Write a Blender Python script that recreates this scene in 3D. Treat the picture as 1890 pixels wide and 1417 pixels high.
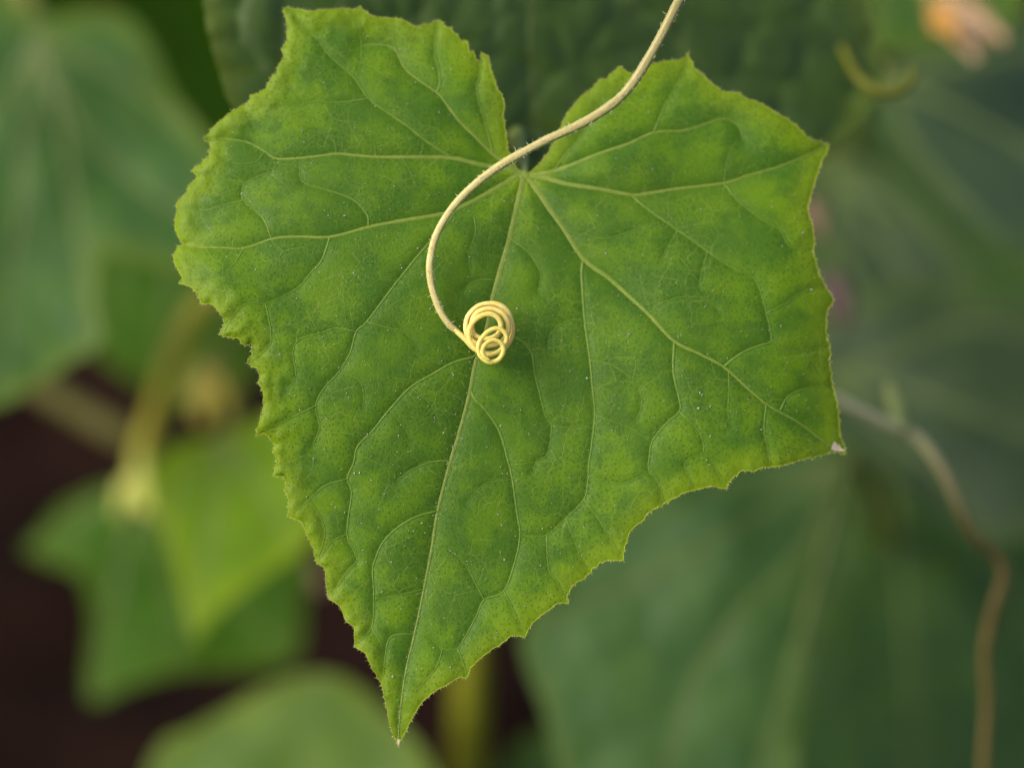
import bpy, math, random
import numpy as np
from mathutils import Vector
from mathutils.geometry import delaunay_2d_cdt

for _o in list(bpy.data.objects):
    bpy.data.objects.remove(_o)
scene = bpy.context.scene
COL = scene.collection
random.seed(7)
RNG = np.random.default_rng(7)

# ------------------------------------------------------------------ camera, world, sun, exposure
PITCH = math.radians(35.0)
CAM_H = 0.62
FOCUS = 0.5
U_PX = 1e-4                                    # one photograph pixel at the focus distance, in metres
CAM = np.array([0.0, 0.0, CAM_H])
FWD = np.array([0.0, math.cos(PITCH), -math.sin(PITCH)])
RGT = np.array([1.0, 0.0, 0.0])
UPV = np.array([0.0, math.sin(PITCH), math.cos(PITCH)])

cam_data = bpy.data.cameras.new('camera')
cam_data.sensor_width = 36.0
cam_data.lens = 36.0 * FOCUS / (1890 * U_PX)
cam_data.clip_start = 0.01
cam_data.clip_end = 60.0
cam_data.dof.use_dof = True
cam_data.dof.focus_distance = FOCUS
cam_data.dof.aperture_fstop = (cam_data.lens / 1000.0) / 0.021
cam = bpy.data.objects.new('camera', cam_data)
cam.location = CAM
cam.rotation_euler = (math.pi / 2 - PITCH, 0, 0)
COL.objects.link(cam)
scene.camera = cam

SUN = Vector((-0.68, -0.28, 0.68)).normalized()
world = bpy.data.worlds.new('World')
scene.world = world
world.use_nodes = True
wn = world.node_tree
wn.nodes.clear()
sky = wn.nodes.new('ShaderNodeTexSky')
sky.sky_type = 'NISHITA'
sky.sun_disc = False
sky.sun_elevation = math.asin(SUN.z)
sky.sun_rotation = math.atan2(SUN.x, SUN.y) % (2 * math.pi)
sky.air_density = 1.0
sky.dust_density = 4.0
bg = wn.nodes.new('ShaderNodeBackground')
bg.inputs['Strength'].default_value = 0.10
wo = wn.nodes.new('ShaderNodeOutputWorld')
wn.links.new(sky.outputs[0], bg.inputs[0])
wn.links.new(bg.outputs[0], wo.inputs[0])

sun_data = bpy.data.lights.new('sun', 'SUN')
sun_data.energy = 1.4
sun_data.angle = math.radians(32)
sun_data.color = (1.0, 0.95, 0.86)
sun = bpy.data.objects.new('sun', sun_data)
sun.rotation_euler = SUN.to_track_quat('Z', 'Y').to_euler()
sun.location = (-1, -0.5, 2)
COL.objects.link(sun)

vs = scene.view_settings
vs.view_transform = 'Standard'
vs.look = 'None'
vs.exposure = 0.92
vs.gamma = 1.0
vs.use_curve_mapping = False
scene.cycles.use_denoising = True
scene.cycles.max_bounces = 6

# ------------------------------------------------------------------ helpers
def W(px, py, d):
    """world point seen at photograph position px,py from the authoring station, d metres along the view axis"""
    px = np.asarray(px, float); py = np.asarray(py, float); d = np.asarray(d, float)
    k = U_PX * d / FOCUS
    return (CAM + d[..., None] * FWD + ((px - 945.0) * k)[..., None] * RGT
            + ((708.5 - py) * k)[..., None] * UPV)

def D(off):
    return FOCUS + np.asarray(off, float) * U_PX

_vn = {}
def vnoise(x, y, scale, seed):
    """smooth value noise in -1..1"""
    if seed not in _vn:
        _vn[seed] = np.random.default_rng(1000 + seed).uniform(-1, 1, (128, 128))
    g = _vn[seed]
    u = np.asarray(x, float) / scale + 500.0; v = np.asarray(y, float) / scale + 500.0
    i = np.floor(u).astype(int); j = np.floor(v).astype(int)
    fu = u - i; fv = v - j
    fu = fu * fu * fu * (fu * (fu * 6 - 15) + 10); fv = fv * fv * fv * (fv * (fv * 6 - 15) + 10)
    i0, j0, i1, j1 = i % 128, j % 128, (i + 1) % 128, (j + 1) % 128
    return (g[i0, j0] * (1 - fu) * (1 - fv) + g[i1, j0] * fu * (1 - fv)
            + g[i0, j1] * (1 - fu) * fv + g[i1, j1] * fu * fv)

def catmull(pts, step, tension=1.0, closed=False):
    """resampled Catmull-Rom curve through pts (any dimension)"""
    P = np.asarray(pts, float); n = len(P); out = []
    segs = n if closed else n - 1
    for i in range(segs):
        p1 = P[i]; p2 = P[(i + 1) % n]
        p0 = P[i - 1] if (closed or i > 0) else 2 * p1 - p2
        p3 = P[(i + 2) % n] if (closed or i + 2 < n) else 2 * p2 - p1
        m1 = (p2 - p0) * 0.5 * tension; m2 = (p3 - p1) * 0.5 * tension
        k = max(1, int(round(np.linalg.norm(p2[:2] - p1[:2]) / step)))
        t = (np.arange(k) / k)[:, None]
        out.append((2*t**3 - 3*t**2 + 1) * p1 + (t**3 - 2*t**2 + t) * m1
                   + (-2*t**3 + 3*t**2) * p2 + (t**3 - t**2) * m2)
    out = np.concatenate(out)
    return out if closed else np.vstack([out, P[-1]])

def seg_dist(P, lines, pad=130.0):
    """distance of each point of P (N,2) to the nearest of the polylines (exact within pad)"""
    best = np.full(len(P), 1e9)
    order = np.argsort(P[:, 0], kind='stable')
    xs = P[order, 0]
    for L in lines:
        L = np.asarray(L, float)[:, :2]
        for c in range(0, len(L) - 1, 10):
            Q = L[c:c + 11]
            a = Q[:-1]; ab = Q[1:] - a
            ll = np.maximum((ab ** 2).sum(1), 1e-9)
            lo = Q.min(0) - pad; hi = Q.max(0) + pad
            m = order[np.searchsorted(xs, lo[0]):np.searchsorted(xs, hi[0])]
            m = m[(P[m, 1] >= lo[1]) & (P[m, 1] <= hi[1])]
            if not len(m):
                continue
            px = P[m, 0][:, None] - a[None, :, 0]; py = P[m, 1][:, None] - a[None, :, 1]
            t = np.clip((px * ab[:, 0] + py * ab[:, 1]) / ll, 0, 1)
            dd = ((px - t * ab[:, 0]) ** 2 + (py - t * ab[:, 1]) ** 2).min(1)
            best[m] = np.minimum(best[m], np.sqrt(dd))
    return best

def inside(P, poly):
    r = np.zeros(len(P), bool)
    x, y = P[:, 0], P[:, 1]
    a = poly; b = np.roll(poly, -1, 0)
    for (x0, y0), (x1, y1) in zip(a, b):
        if y0 == y1:
            continue
        m = ((y0 > y) != (y1 > y)) & (x < (x1 - x0) * (y - y0) / (y1 - y0) + x0)
        r ^= m
    return r

def mesh_obj(name, verts, faces, mat, parent=None, origin=None, smooth=True):
    me = bpy.data.meshes.new(name)
    v = np.asarray(verts, float)
    if origin is not None:
        v = v - np.asarray(origin)
    me.from_pydata(v.tolist(), [], [tuple(int(i) for i in f) for f in faces])
    if smooth:
        me.polygons.foreach_set('use_smooth', [True] * len(me.polygons))
    me.materials.append(mat)
    me.update()
    o = bpy.data.objects.new(name, me)
    COL.objects.link(o)
    if parent is not None:
        o.parent = parent
    return o

def set_attr(o, name, vals, kind='FLOAT'):
    a = o.data.attributes.new(name, kind, 'POINT')
    if kind == 'FLOAT':
        a.data.foreach_set('value', np.asarray(vals, np.float32))
    else:
        a.data.foreach_set('vector', np.asarray(vals, np.float32).ravel())

def thing(name, loc, label, category, group=None):
    e = bpy.data.objects.new(name, None)
    e.empty_display_size = 0.01
    e.location = loc
    COL.objects.link(e)
    tag(e, label, category, group)
    return e

def tag(o, label, category, group=None):
    o['label'] = label; o['category'] = category
    if group:
        o['group'] = group

def tube_geo(P, R, nseg=10, cap=True, squash=None):
    """tube of world points P (N,3), radii R (N) using parallel transport; returns verts, faces, frames"""
    P = np.asarray(P, float); n = len(P); R = np.broadcast_to(np.asarray(R, float), (n,))
    T = np.gradient(P, axis=0); T /= np.linalg.norm(T, axis=1)[:, None]
    nrm = np.cross(T[0], [0.3, 0.5, 0.8]); nrm /= np.linalg.norm(nrm)
    N = np.zeros_like(P); N[0] = nrm
    for i in range(1, n):
        v = N[i - 1] - T[i] * N[i - 1].dot(T[i]); N[i] = v / np.linalg.norm(v)
    B = np.cross(T, N)
    a = np.linspace(0, 2 * np.pi, nseg, endpoint=False)
    rr = np.ones(nseg) if squash is None else np.asarray(squash)
    V = P[:, None] + R[:, None, None] * rr[None, :, None] * (np.cos(a)[None, :, None] * N[:, None] + np.sin(a)[None, :, None] * B[:, None])
    V = V.reshape(-1, 3)
    F = []
    for i in range(n - 1):
        for j in range(nseg):
            k = (j + 1) % nseg
            F.append((i * nseg + j, i * nseg + k, (i + 1) * nseg + k, (i + 1) * nseg + j))
    if cap:
        V = np.vstack([V, P[0] - T[0] * R[0] * 0.6, P[-1] + T[-1] * R[-1] * 0.8])
        c0, c1 = len(V) - 2, len(V) - 1
        for j in range(nseg):
            k = (j + 1) % nseg
            F.append((c0, k, j)); F.append((c1, (n - 1) * nseg + j, (n - 1) * nseg + k))
    return V, F, (T, N, B)

def hair_geo(roots, dirs, lens, rad):
    """thin bent three-sided spikes"""
    V = []; F = []
    for p, d, l in zip(roots, dirs, lens):
        d = d / np.linalg.norm(d)
        a = np.cross(d, [0.21, 0.93, 0.31]); a /= np.linalg.norm(a); b = np.cross(d, a)
        bend = a * RNG.uniform(-0.25, 0.25) + b * RNG.uniform(-0.25, 0.25)
        i = len(V)
        for k, (t, w) in enumerate(((0.0, 1.0), (0.5, 0.6))):
            c = p + d * l * t + bend * l * t * t
            for q in range(3):
                an = q * 2.0944
                V.append(c + rad * w * (math.cos(an) * a + math.sin(an) * b))
        V.append(p + d * l + bend * l)
        for q in range(3):
            r = (q + 1) % 3
            F += [(i + q, i + r, i + 3 + r, i + 3 + q), (i + 3 + q, i + 3 + r, i + 6)]
    return np.array(V), F

# ------------------------------------------------------------------ materials
def new_mat(name):
    m = bpy.data.materials.new(name)
    m.use_nodes = True
    m.node_tree.nodes.clear()
    return m, m.node_tree

class NT:
    def __init__(s, nt): s.nt = nt
    def n(s, t, **kw):
        nd = s.nt.nodes.new(t)
        for k, v in kw.items():
            setattr(nd, k, v)
        return nd
    def l(s, a, b): s.nt.links.new(a, b)
    def put(s, sock, v):
        if hasattr(v, 'is_linked') or isinstance(v, bpy.types.NodeSocket): s.l(v, sock)
        else: sock.default_value = v
    def math(s, op, a, b=0.0, clamp=False):
        nd = s.n('ShaderNodeMath', operation=op, use_clamp=clamp)
        s.put(nd.inputs[0], a); s.put(nd.inputs[1], b)
        return nd.outputs[0]
    def ramp(s, v, lo, hi, a=0.0, b=1.0, smooth=True):
        nd = s.n('ShaderNodeMapRange', interpolation_type='SMOOTHSTEP' if smooth else 'LINEAR')
        s.put(nd.inputs['Value'], v)
        for k, q in (('From Min', lo), ('From Max', hi), ('To Min', a), ('To Max', b)):
            nd.inputs[k].default_value = q
        return nd.outputs['Result']
    def mix(s, f, a, b, blend='MIX'):
        nd = s.n('ShaderNodeMix', data_type='RGBA', blend_type=blend)
        s.put(nd.inputs[0], f); s.put(nd.inputs[6], a); s.put(nd.inputs[7], b)
        return nd.outputs[2]
    def attr(s, name, out='Fac'):
        return s.n('ShaderNodeAttribute', attribute_name=name).outputs[out]
    def noise(s, vec, scale, detail=3.0, rough=0.5, out=0):
        nd = s.n('ShaderNodeTexNoise')
        s.l(vec, nd.inputs['Vector'])
        nd.inputs['Scale'].default_value = scale
        nd.inputs['Detail'].default_value = detail
        nd.inputs['Roughness'].default_value = rough
        return nd.outputs[out]
    def voro(s, vec, scale, feature='F1', out='Distance', rnd=1.0):
        nd = s.n('ShaderNodeTexVoronoi', feature=feature, voronoi_dimensions='2D')
        s.l(vec, nd.inputs['Vector'])
        nd.inputs['Scale'].default_value = scale
        nd.inputs['Randomness'].default_value = rnd
        return nd.outputs[out]

def rgba(c): return (c[0], c[1], c[2], 1.0)

def leaf_material(name, dark, light, edge, vein, trans, trans_fac=0.28, rough=0.42, spec=0.5, fine=True,
                  patch_scale=6.0, sheen=0.0):
    m, nt = new_mat(name); t = NT(nt)
    uv = t.attr('surface', 'Vector')            # position on the leaf's own surface, 1 unit = 100 photo pixels
    veind = t.attr('vein_dist'); edged = t.attr('edge_dist')
    warp = t.n('ShaderNodeVectorMath', operation='MULTIPLY_ADD')
    t.l(t.noise(uv, 2.2, 3.0, out=1), warp.inputs[0]); warp.inputs[1].default_value = (0.18, 0.18, 0.0)
    t.l(uv, warp.inputs[2])
    uvw = warp.outputs[0]
    patch = t.ramp(t.noise(uvw, patch_scale / 10.0 * 2.0, 4.0, 0.6), 0.39, 0.61)
    base = t.mix(patch, rgba(dark), rgba(light))
    # tissue along the veins is a deeper, bluer green
    nearv = t.ramp(veind, 0.02, 0.34, 1.0, 0.0)
    base = t.mix(t.math('MULTIPLY', nearv, 0.55), base, rgba(dark))
    # yellowish margin
    em = t.ramp(t.math('ADD', edged, t.math('MULTIPLY', t.math('SUBTRACT', t.noise(uvw, 4.0), 0.5), 0.35)), 0.02, 0.55, 1.0, 0.0)
    base = t.mix(t.math('MULTIPLY', em, 0.62), base, rgba(edge))
    h = None
    if fine:
        # deeper green further in from the margin
        deep = t.ramp(edged, 0.35, 2.5, 0.0, 0.42)
        base = t.mix(deep, base, rgba((dark[0] * 0.74, dark[1] * 0.80, dark[2] * 1.05)))
        v1 = t.voro(uvw, 2.1, 'DISTANCE_TO_EDGE'); v2 = t.voro(uvw, 6.5, 'DISTANCE_TO_EDGE')
        l1 = t.ramp(v1, 0.0, 0.036, 1.0, 0.0); l2 = t.ramp(v2, 0.0, 0.08, 1.0, 0.0)
        fade = t.ramp(t.noise(uv, 0.9, 2.0), 0.38, 0.62, 0.15, 1.0)
        base = t.mix(t.math('MULTIPLY', t.math('MULTIPLY', l1, fade), 0.25), base, rgba(vein))
        base = t.mix(t.math('MULTIPLY', t.math('MULTIPLY', l2, fade), 0.20), base, rgba(vein))
        # dark pin-prick hair bases
        dots = t.ramp(t.voro(uv, 9.5, 'F1', rnd=0.85), 0.09, 0.27, 1.0, 0.0)
        dfade = t.ramp(t.noise(uv, 0.7, 1.0), 0.36, 0.56, 0.40, 1.0)
        base = t.mix(t.math('MULTIPLY', t.math('MULTIPLY', dots, dfade), 0.46), base,
                     rgba((dark[0] * 0.22, dark[1] * 0.42, dark[2] * 0.8)))
        # pale yellow flecks
        fl = t.ramp(t.voro(uvw, 1.6, 'F1'), 0.015, 0.05, 1.0, 0.0)
        base = t.mix(t.math('MULTIPLY', fl, 0.35), base, rgba(edge))
        g1 = t.noise(uv, 16.0, 3.0, 0.65); g2 = t.noise(uv, 45.0, 2.0)
        h = t.math('ADD', t.math('MULTIPLY', g1, 0.9), t.math('MULTIPLY', g2, 0.55))
        h = t.math('SUBTRACT', h, t.math('MULTIPLY', t.math('ADD', t.math('MULTIPLY', l1, fade), t.math('MULTIPLY', l2, 0.3)), 0.22))
        h = t.math('SUBTRACT', h, t.math('MULTIPLY', dots, 0.08))
    else:
        base = t.mix(t.ramp(veind, 0.0, 0.13, 0.55, 0.0), base, rgba(vein))
        mott = t.ramp(t.noise(uvw, 0.9, 3.0, 0.6), 0.36, 0.64, 0.0, 0.30)
        base = t.mix(mott, base, rgba((dark[0] * 0.6, dark[1] * 0.62, dark[2] * 0.6)))
        h = t.noise(uv, 6.0, 3.0)
    bump = t.n('ShaderNodeBump')
    bump.inputs['Strength'].default_value = 0.55
    bump.inputs['Distance'].default_value = 0.00020
    t.l(h, bump.inputs['Height'])
    pb = t.n('ShaderNodeBsdfPrincipled')
    t.l(base, pb.inputs['Base Color'])
    rr = t.ramp(t.noise(uv, 5.0, 3.0), 0.3, 0.7, rough - 0.06, rough + 0.10)
    t.l(rr, pb.inputs['Roughness'])
    pb.inputs['Specular IOR Level'].default_value = spec
    pb.inputs['Sheen Weight'].default_value = sheen
    pb.inputs['Sheen Roughness'].default_value = 0.4
    t.l(bump.outputs[0], pb.inputs['Normal'])
    tr = t.n('ShaderNodeBsdfTranslucent')
    t.l(t.mix(0.65, base, rgba(trans)), tr.inputs['Color'])
    t.l(bump.outputs[0], tr.inputs['Normal'])
    mx = t.n('ShaderNodeMixShader')
    mx.inputs[0].default_value = trans_fac
    t.l(pb.outputs[0], mx.inputs[1]); t.l(tr.outputs[0], mx.inputs[2])
    out = t.n('ShaderNodeOutputMaterial')
    t.l(mx.outputs[0], out.inputs[0])
    return m

def flesh_material(name, a, b, rough=0.45, scale=300.0, sss=0.0, sss_col=None, attr=None, c=None, spec=0.45, stretch=(1, 1, 1)):
    """stems, tendrils, hairs, petals: two-tone mottled, optional gradient along the attribute 'along'"""
    m, nt = new_mat(name); t = NT(nt)
    tc = t.n('ShaderNodeTexCoord').outputs['Object']
    mp = t.n('ShaderNodeMapping'); mp.inputs['Scale'].default_value = stretch
    t.l(tc, mp.inputs[0])
    f = t.ramp(t.noise(mp.outputs[0], scale, 4.0, 0.6), 0.32, 0.68)
    col = t.mix(f, rgba(a), rgba(b))
    if attr:
        col = t.mix(t.attr(attr), rgba(c), col)
    pb = t.n('ShaderNodeBsdfPrincipled')
    t.l(col, pb.inputs['Base Color'])
    pb.inputs['Roughness'].default_value = rough
    pb.inputs['Specular IOR Level'].default_value = spec
    if sss:
        pb.inputs['Subsurface Weight'].default_value = sss
        pb.inputs['Subsurface Radius'].default_value = sss_col or (1.0, 0.7, 0.3)
        pb.inputs['Subsurface Scale'].default_value = 0.0010
    bump = t.n('ShaderNodeBump'); bump.inputs['Strength'].default_value = 0.35; bump.inputs['Distance'].default_value = 0.0002
    t.l(t.noise(mp.outputs[0], scale * 3.0, 3.0), bump.inputs['Height'])
    t.l(bump.outputs[0], pb.inputs['Normal'])
    out = t.n('ShaderNodeOutputMaterial'); t.l(pb.outputs[0], out.inputs[0])
    return m

M_MAIN = leaf_material('leaf_green', (0.070, 0.170, 0.009), (0.142, 0.268, 0.005), (0.225, 0.325, 0.004),
                       (0.30, 0.38, 0.06), (0.22, 0.42, 0.008), trans_fac=0.25, rough=0.48, spec=0.22)
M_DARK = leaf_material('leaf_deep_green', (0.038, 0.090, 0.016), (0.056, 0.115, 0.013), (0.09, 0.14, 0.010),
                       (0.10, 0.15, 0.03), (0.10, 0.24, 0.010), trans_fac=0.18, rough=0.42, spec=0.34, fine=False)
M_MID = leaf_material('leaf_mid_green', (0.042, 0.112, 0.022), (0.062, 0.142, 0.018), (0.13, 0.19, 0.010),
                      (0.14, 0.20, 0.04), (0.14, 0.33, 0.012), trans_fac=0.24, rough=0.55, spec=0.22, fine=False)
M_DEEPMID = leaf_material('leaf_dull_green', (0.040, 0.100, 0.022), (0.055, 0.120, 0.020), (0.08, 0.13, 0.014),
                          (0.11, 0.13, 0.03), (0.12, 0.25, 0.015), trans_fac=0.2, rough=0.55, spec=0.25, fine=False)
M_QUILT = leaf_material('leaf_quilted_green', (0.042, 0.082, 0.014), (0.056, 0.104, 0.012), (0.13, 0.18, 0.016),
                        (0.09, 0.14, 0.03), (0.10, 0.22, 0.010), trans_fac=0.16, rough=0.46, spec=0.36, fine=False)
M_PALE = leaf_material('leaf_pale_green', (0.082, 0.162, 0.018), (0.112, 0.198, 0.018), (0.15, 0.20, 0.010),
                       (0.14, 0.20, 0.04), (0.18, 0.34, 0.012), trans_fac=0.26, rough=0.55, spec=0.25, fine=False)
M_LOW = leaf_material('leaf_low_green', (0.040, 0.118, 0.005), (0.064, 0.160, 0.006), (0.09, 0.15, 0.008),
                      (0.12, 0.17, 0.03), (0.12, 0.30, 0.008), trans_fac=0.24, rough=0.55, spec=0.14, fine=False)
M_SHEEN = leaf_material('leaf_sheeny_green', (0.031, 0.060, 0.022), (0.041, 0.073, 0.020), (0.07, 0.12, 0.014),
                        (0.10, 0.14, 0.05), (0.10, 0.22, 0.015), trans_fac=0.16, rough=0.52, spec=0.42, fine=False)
M_YOUNG = leaf_material('leaf_young_green', (0.105, 0.215, 0.003), (0.145, 0.265, 0.003), (0.22, 0.31, 0.004),
                        (0.22, 0.30, 0.04), (0.28, 0.52, 0.012), trans_fac=0.32, rough=0.6, spec=0.12, fine=False)
M_VEIN = flesh_material('vein_pale_green', (0.15, 0.22, 0.026), (0.19, 0.25, 0.036), 0.5, 900, spec=0.25)
M_VEIN2 = flesh_material('veinlet_green', (0.10, 0.19, 0.016), (0.14, 0.22, 0.024), 0.5, 900, spec=0.25)
M_VEIN_BG = flesh_material('vein_dull_green', (0.085, 0.13, 0.028), (0.11, 0.15, 0.035), 0.5, 300, spec=0.25)
M_MARGIN = flesh_material('margin_ochre_green', (0.34, 0.42, 0.014), (0.30, 0.30, 0.018), 0.6, 700, spec=0.2)
M_HAIR = flesh_material('hair_translucent_white', (0.52, 0.58, 0.26), (0.64, 0.68, 0.40), 0.3, 900)
M_SPECK = flesh_material('speck_white', (0.72, 0.71, 0.56), (0.85, 0.84, 0.74), 0.3, 900)
M_TENDRIL = flesh_material('tendril_cream', (0.56, 0.48, 0.17), (0.64, 0.56, 0.24), 0.38, 700, sss=0.35,
                           attr='along', c=(0.26, 0.235, 0.075))
M_PETIOLE = flesh_material('petiole_olive', (0.17, 0.22, 0.045), (0.22, 0.26, 0.07), 0.5, 250, sss=0.15)
M_STEM = flesh_material('stem_olive', (0.15, 0.15, 0.02), (0.19, 0.18, 0.03), 0.5, 150, spec=0.3)
M_STEM_YEL = flesh_material('stem_yellow_olive', (0.19, 0.20, 0.012), (0.23, 0.235, 0.018), 0.5, 150, spec=0.3)
M_BROWN = flesh_material('stem_brown', (0.13, 0.092, 0.030), (0.17, 0.125, 0.042), 0.6, 150, spec=0.3)
M_HOOK = flesh_material('hook_olive', (0.105, 0.115, 0.010), (0.13, 0.14, 0.014), 0.6, 150, spec=0.2)
M_PET_BENT = flesh_material('petiole_bent_yellow', (0.44, 0.41, 0.045), (0.50, 0.46, 0.07), 0.5, 150, spec=0.3)
M_TANBROWN = flesh_material('stem_tan_brown', (0.15, 0.105, 0.026), (0.19, 0.135, 0.036), 0.6, 150, spec=0.3, attr='along', c=(0.56, 0.51, 0.25))  # tan upper end, made paler still to offset the main leaf's shadow there
M_BROWN_OLIVE = flesh_material('stem_brown_olive', (0.095, 0.088, 0.020), (0.12, 0.11, 0.026), 0.6, 150, spec=0.3)
M_ORANGE = flesh_material('petal_orange', (0.50, 0.20, 0.015), (0.48, 0.26, 0.03), 0.5, 120)
M_PEACH = flesh_material('petal_faded_peach', (0.50, 0.36, 0.22), (0.48, 0.28, 0.13), 0.5, 120)
M_YELLOW = flesh_material('petal_yellow', (0.28, 0.26, 0.012), (0.26, 0.19, 0.010), 0.5, 120)
M_PINK = flesh_material('petal_dusky_pink', (0.10, 0.056, 0.052), (0.085, 0.05, 0.04), 0.6, 120)
M_TAN = flesh_material('dry_tan', (0.20, 0.13, 0.07), (0.16, 0.10, 0.055), 0.7, 120)
M_TIP = flesh_material('withered_tip', (0.56, 0.44, 0.28), (0.64, 0.52, 0.36), 0.6, 900)

def soil_material():
    m, nt = new_mat('soil_brown'); t = NT(nt)
    tc = t.n('ShaderNodeTexCoord').outputs['Object']
    f = t.ramp(t.noise(tc, 9.0, 6.0, 0.65), 0.35, 0.65)
    g = t.ramp(t.noise(tc, 70.0, 5.0, 0.7), 0.3, 0.7)
    col = t.mix(f, (0.005, 0.0022, 0.0014, 1), (0.019, 0.0082, 0.0052, 1))
    col = t.mix(t.math('MULTIPLY', g, 0.5), col, (0.014, 0.0068, 0.0042, 1))
    pb = t.n('ShaderNodeBsdfPrincipled')
    t.l(col, pb.inputs['Base Color']); pb.inputs['Roughness'].default_value = 0.95
    pb.inputs['Specular IOR Level'].default_value = 0.05
    bump = t.n('ShaderNodeBump'); bump.inputs['Strength'].default_value = 0.8; bump.inputs['Distance'].default_value = 0.006
    t.l(t.noise(tc, 60.0, 6.0, 0.7), bump.inputs['Height']); t.l(bump.outputs[0], pb.inputs['Normal'])
    out = t.n('ShaderNodeOutputMaterial'); t.l(pb.outputs[0], out.inputs[0])
    return m
M_SOIL = soil_material()

# ------------------------------------------------------------------ the ground
def make_ground():
    a = np.concatenate([np.linspace(-8, -1.0, 12)[:-1], np.linspace(-1.0, 1.0, 130), np.linspace(1.0, 8, 12)[1:]])
    X, Y = np.meshgrid(a, a + 0.8)
    x, y = X.ravel(), Y.ravel()
    near = np.clip(1.4 - np.hypot(x, y - 0.8), 0, 1)
    z = (vnoise(x, y, 0.16, 1) * 0.018 + vnoise(x, y, 0.06, 2) * 0.010 + vnoise(x, y, 0.028, 3) * 0.006) * near - 0.01
    n = len(a)
    F = [(i * n + j, i * n + j + 1, (i + 1) * n + j + 1, (i + 1) * n + j) for i in range(n - 1) for j in range(n - 1)]
    o = mesh_obj('soil_ground', np.column_stack([x, y, z]), F, M_SOIL)
    o['kind'] = 'structure'
make_ground()

# ------------------------------------------------------------------ leaf builder
def build_blade(poly, depth, spacing, jitter=0.25, extra=None):
    """triangulated sheet inside poly; returns px points and triangles"""
    poly = np.asarray(poly)
    lo, hi = poly.min(0), poly.max(0)
    ys = np.arange(lo[1], hi[1], spacing * 0.866)
    pts = []
    for k, yy in enumerate(ys):
        xs = np.arange(lo[0] + (k % 2) * spacing * 0.5, hi[0], spacing)
        pts.append(np.column_stack([xs, np.full(len(xs), yy)]))
    P = np.concatenate(pts)
    P = P + RNG.uniform(-jitter, jitter, P.shape) * spacing
    P = P[inside(P, poly)]
    loop = np.vstack([poly, poly[:1]])
    P = P[seg_dist(P, [loop]) > spacing * 0.55]
    if extra is not None and len(extra):
        E = np.concatenate(extra)[:, :2]
        key = set(); keep = []
        for i, e in enumerate(E):
            q = (int(e[0] // (spacing * 0.7)), int(e[1] // (spacing * 0.7)))
            if q not in key:
                key.add(q); keep.append(i)
        E = E[keep]
        E = E[inside(E, poly)]
        E = E[seg_dist(E, [loop]) > spacing * 0.5]
        P = P[seg_dist(P, extra) > spacing * 0.55]
        P = np.vstack([P, E])
    n = len(poly)
    allp = np.vstack([poly, P])
    edges = [(i, (i + 1) % n) for i in range(n)]
    v, e, f, ov, oe, of = delaunay_2d_cdt([Vector((a, b)) for a, b in allp], edges, [], 1, 1e-4)
    V = np.array([(a.x, a.y) for a in v])
    F = np.array([t for t in f if len(t) == 3])
    # photo y points down: flip so that the normals face the camera
    a, b, c = V[F[:, 0]], V[F[:, 1]], V[F[:, 2]]
    area = (b[:, 0] - a[:, 0]) * (c[:, 1] - a[:, 1]) - (b[:, 1] - a[:, 1]) * (c[:, 0] - a[:, 0])
    F[area > 0] = F[area > 0][:, ::-1]
    return V, F

def vein_strip(line, r0, r1, depthf, lift=0.45, step=5.0):
    """raised ridge following the blade surface"""
    L = catmull(line, step)
    n = len(L)
    T = np.gradient(L, axis=0); T /= np.maximum(np.linalg.norm(T, axis=1), 1e-9)[:, None]
    N = np.column_stack([-T[:, 1], T[:, 0]])
    t = np.linspace(0, 1, n)
    R = r0 + (r1 - r0) * t ** 0.8
    R = R * (1 + 0.12 * vnoise(L[:, 0], L[:, 1], 9.0, 21))
    us = np.array([-1.15, -0.7, -0.25, 0.25, 0.7, 1.15])
    Q = L[:, None] + R[:, None, None] * us[None, :, None] * N[:, None]
    q = Q.reshape(-1, 2)
    d = depthf(q[:, 0], q[:, 1])
    raise_ = (R[:, None] * lift + 0.55) * np.maximum(0, 1 - us[None] ** 2) - 0.6 * (np.abs(us)[None] > 1)
    d = d - raise_.ravel()
    V = W(q[:, 0], q[:, 1], D(d))
    k = len(us)
    F = [(i * k + j, i * k + j + 1, (i + 1) * k + j + 1, (i + 1) * k + j) for i in range(n - 1) for j in range(k - 1)]
    return V, F

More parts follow.
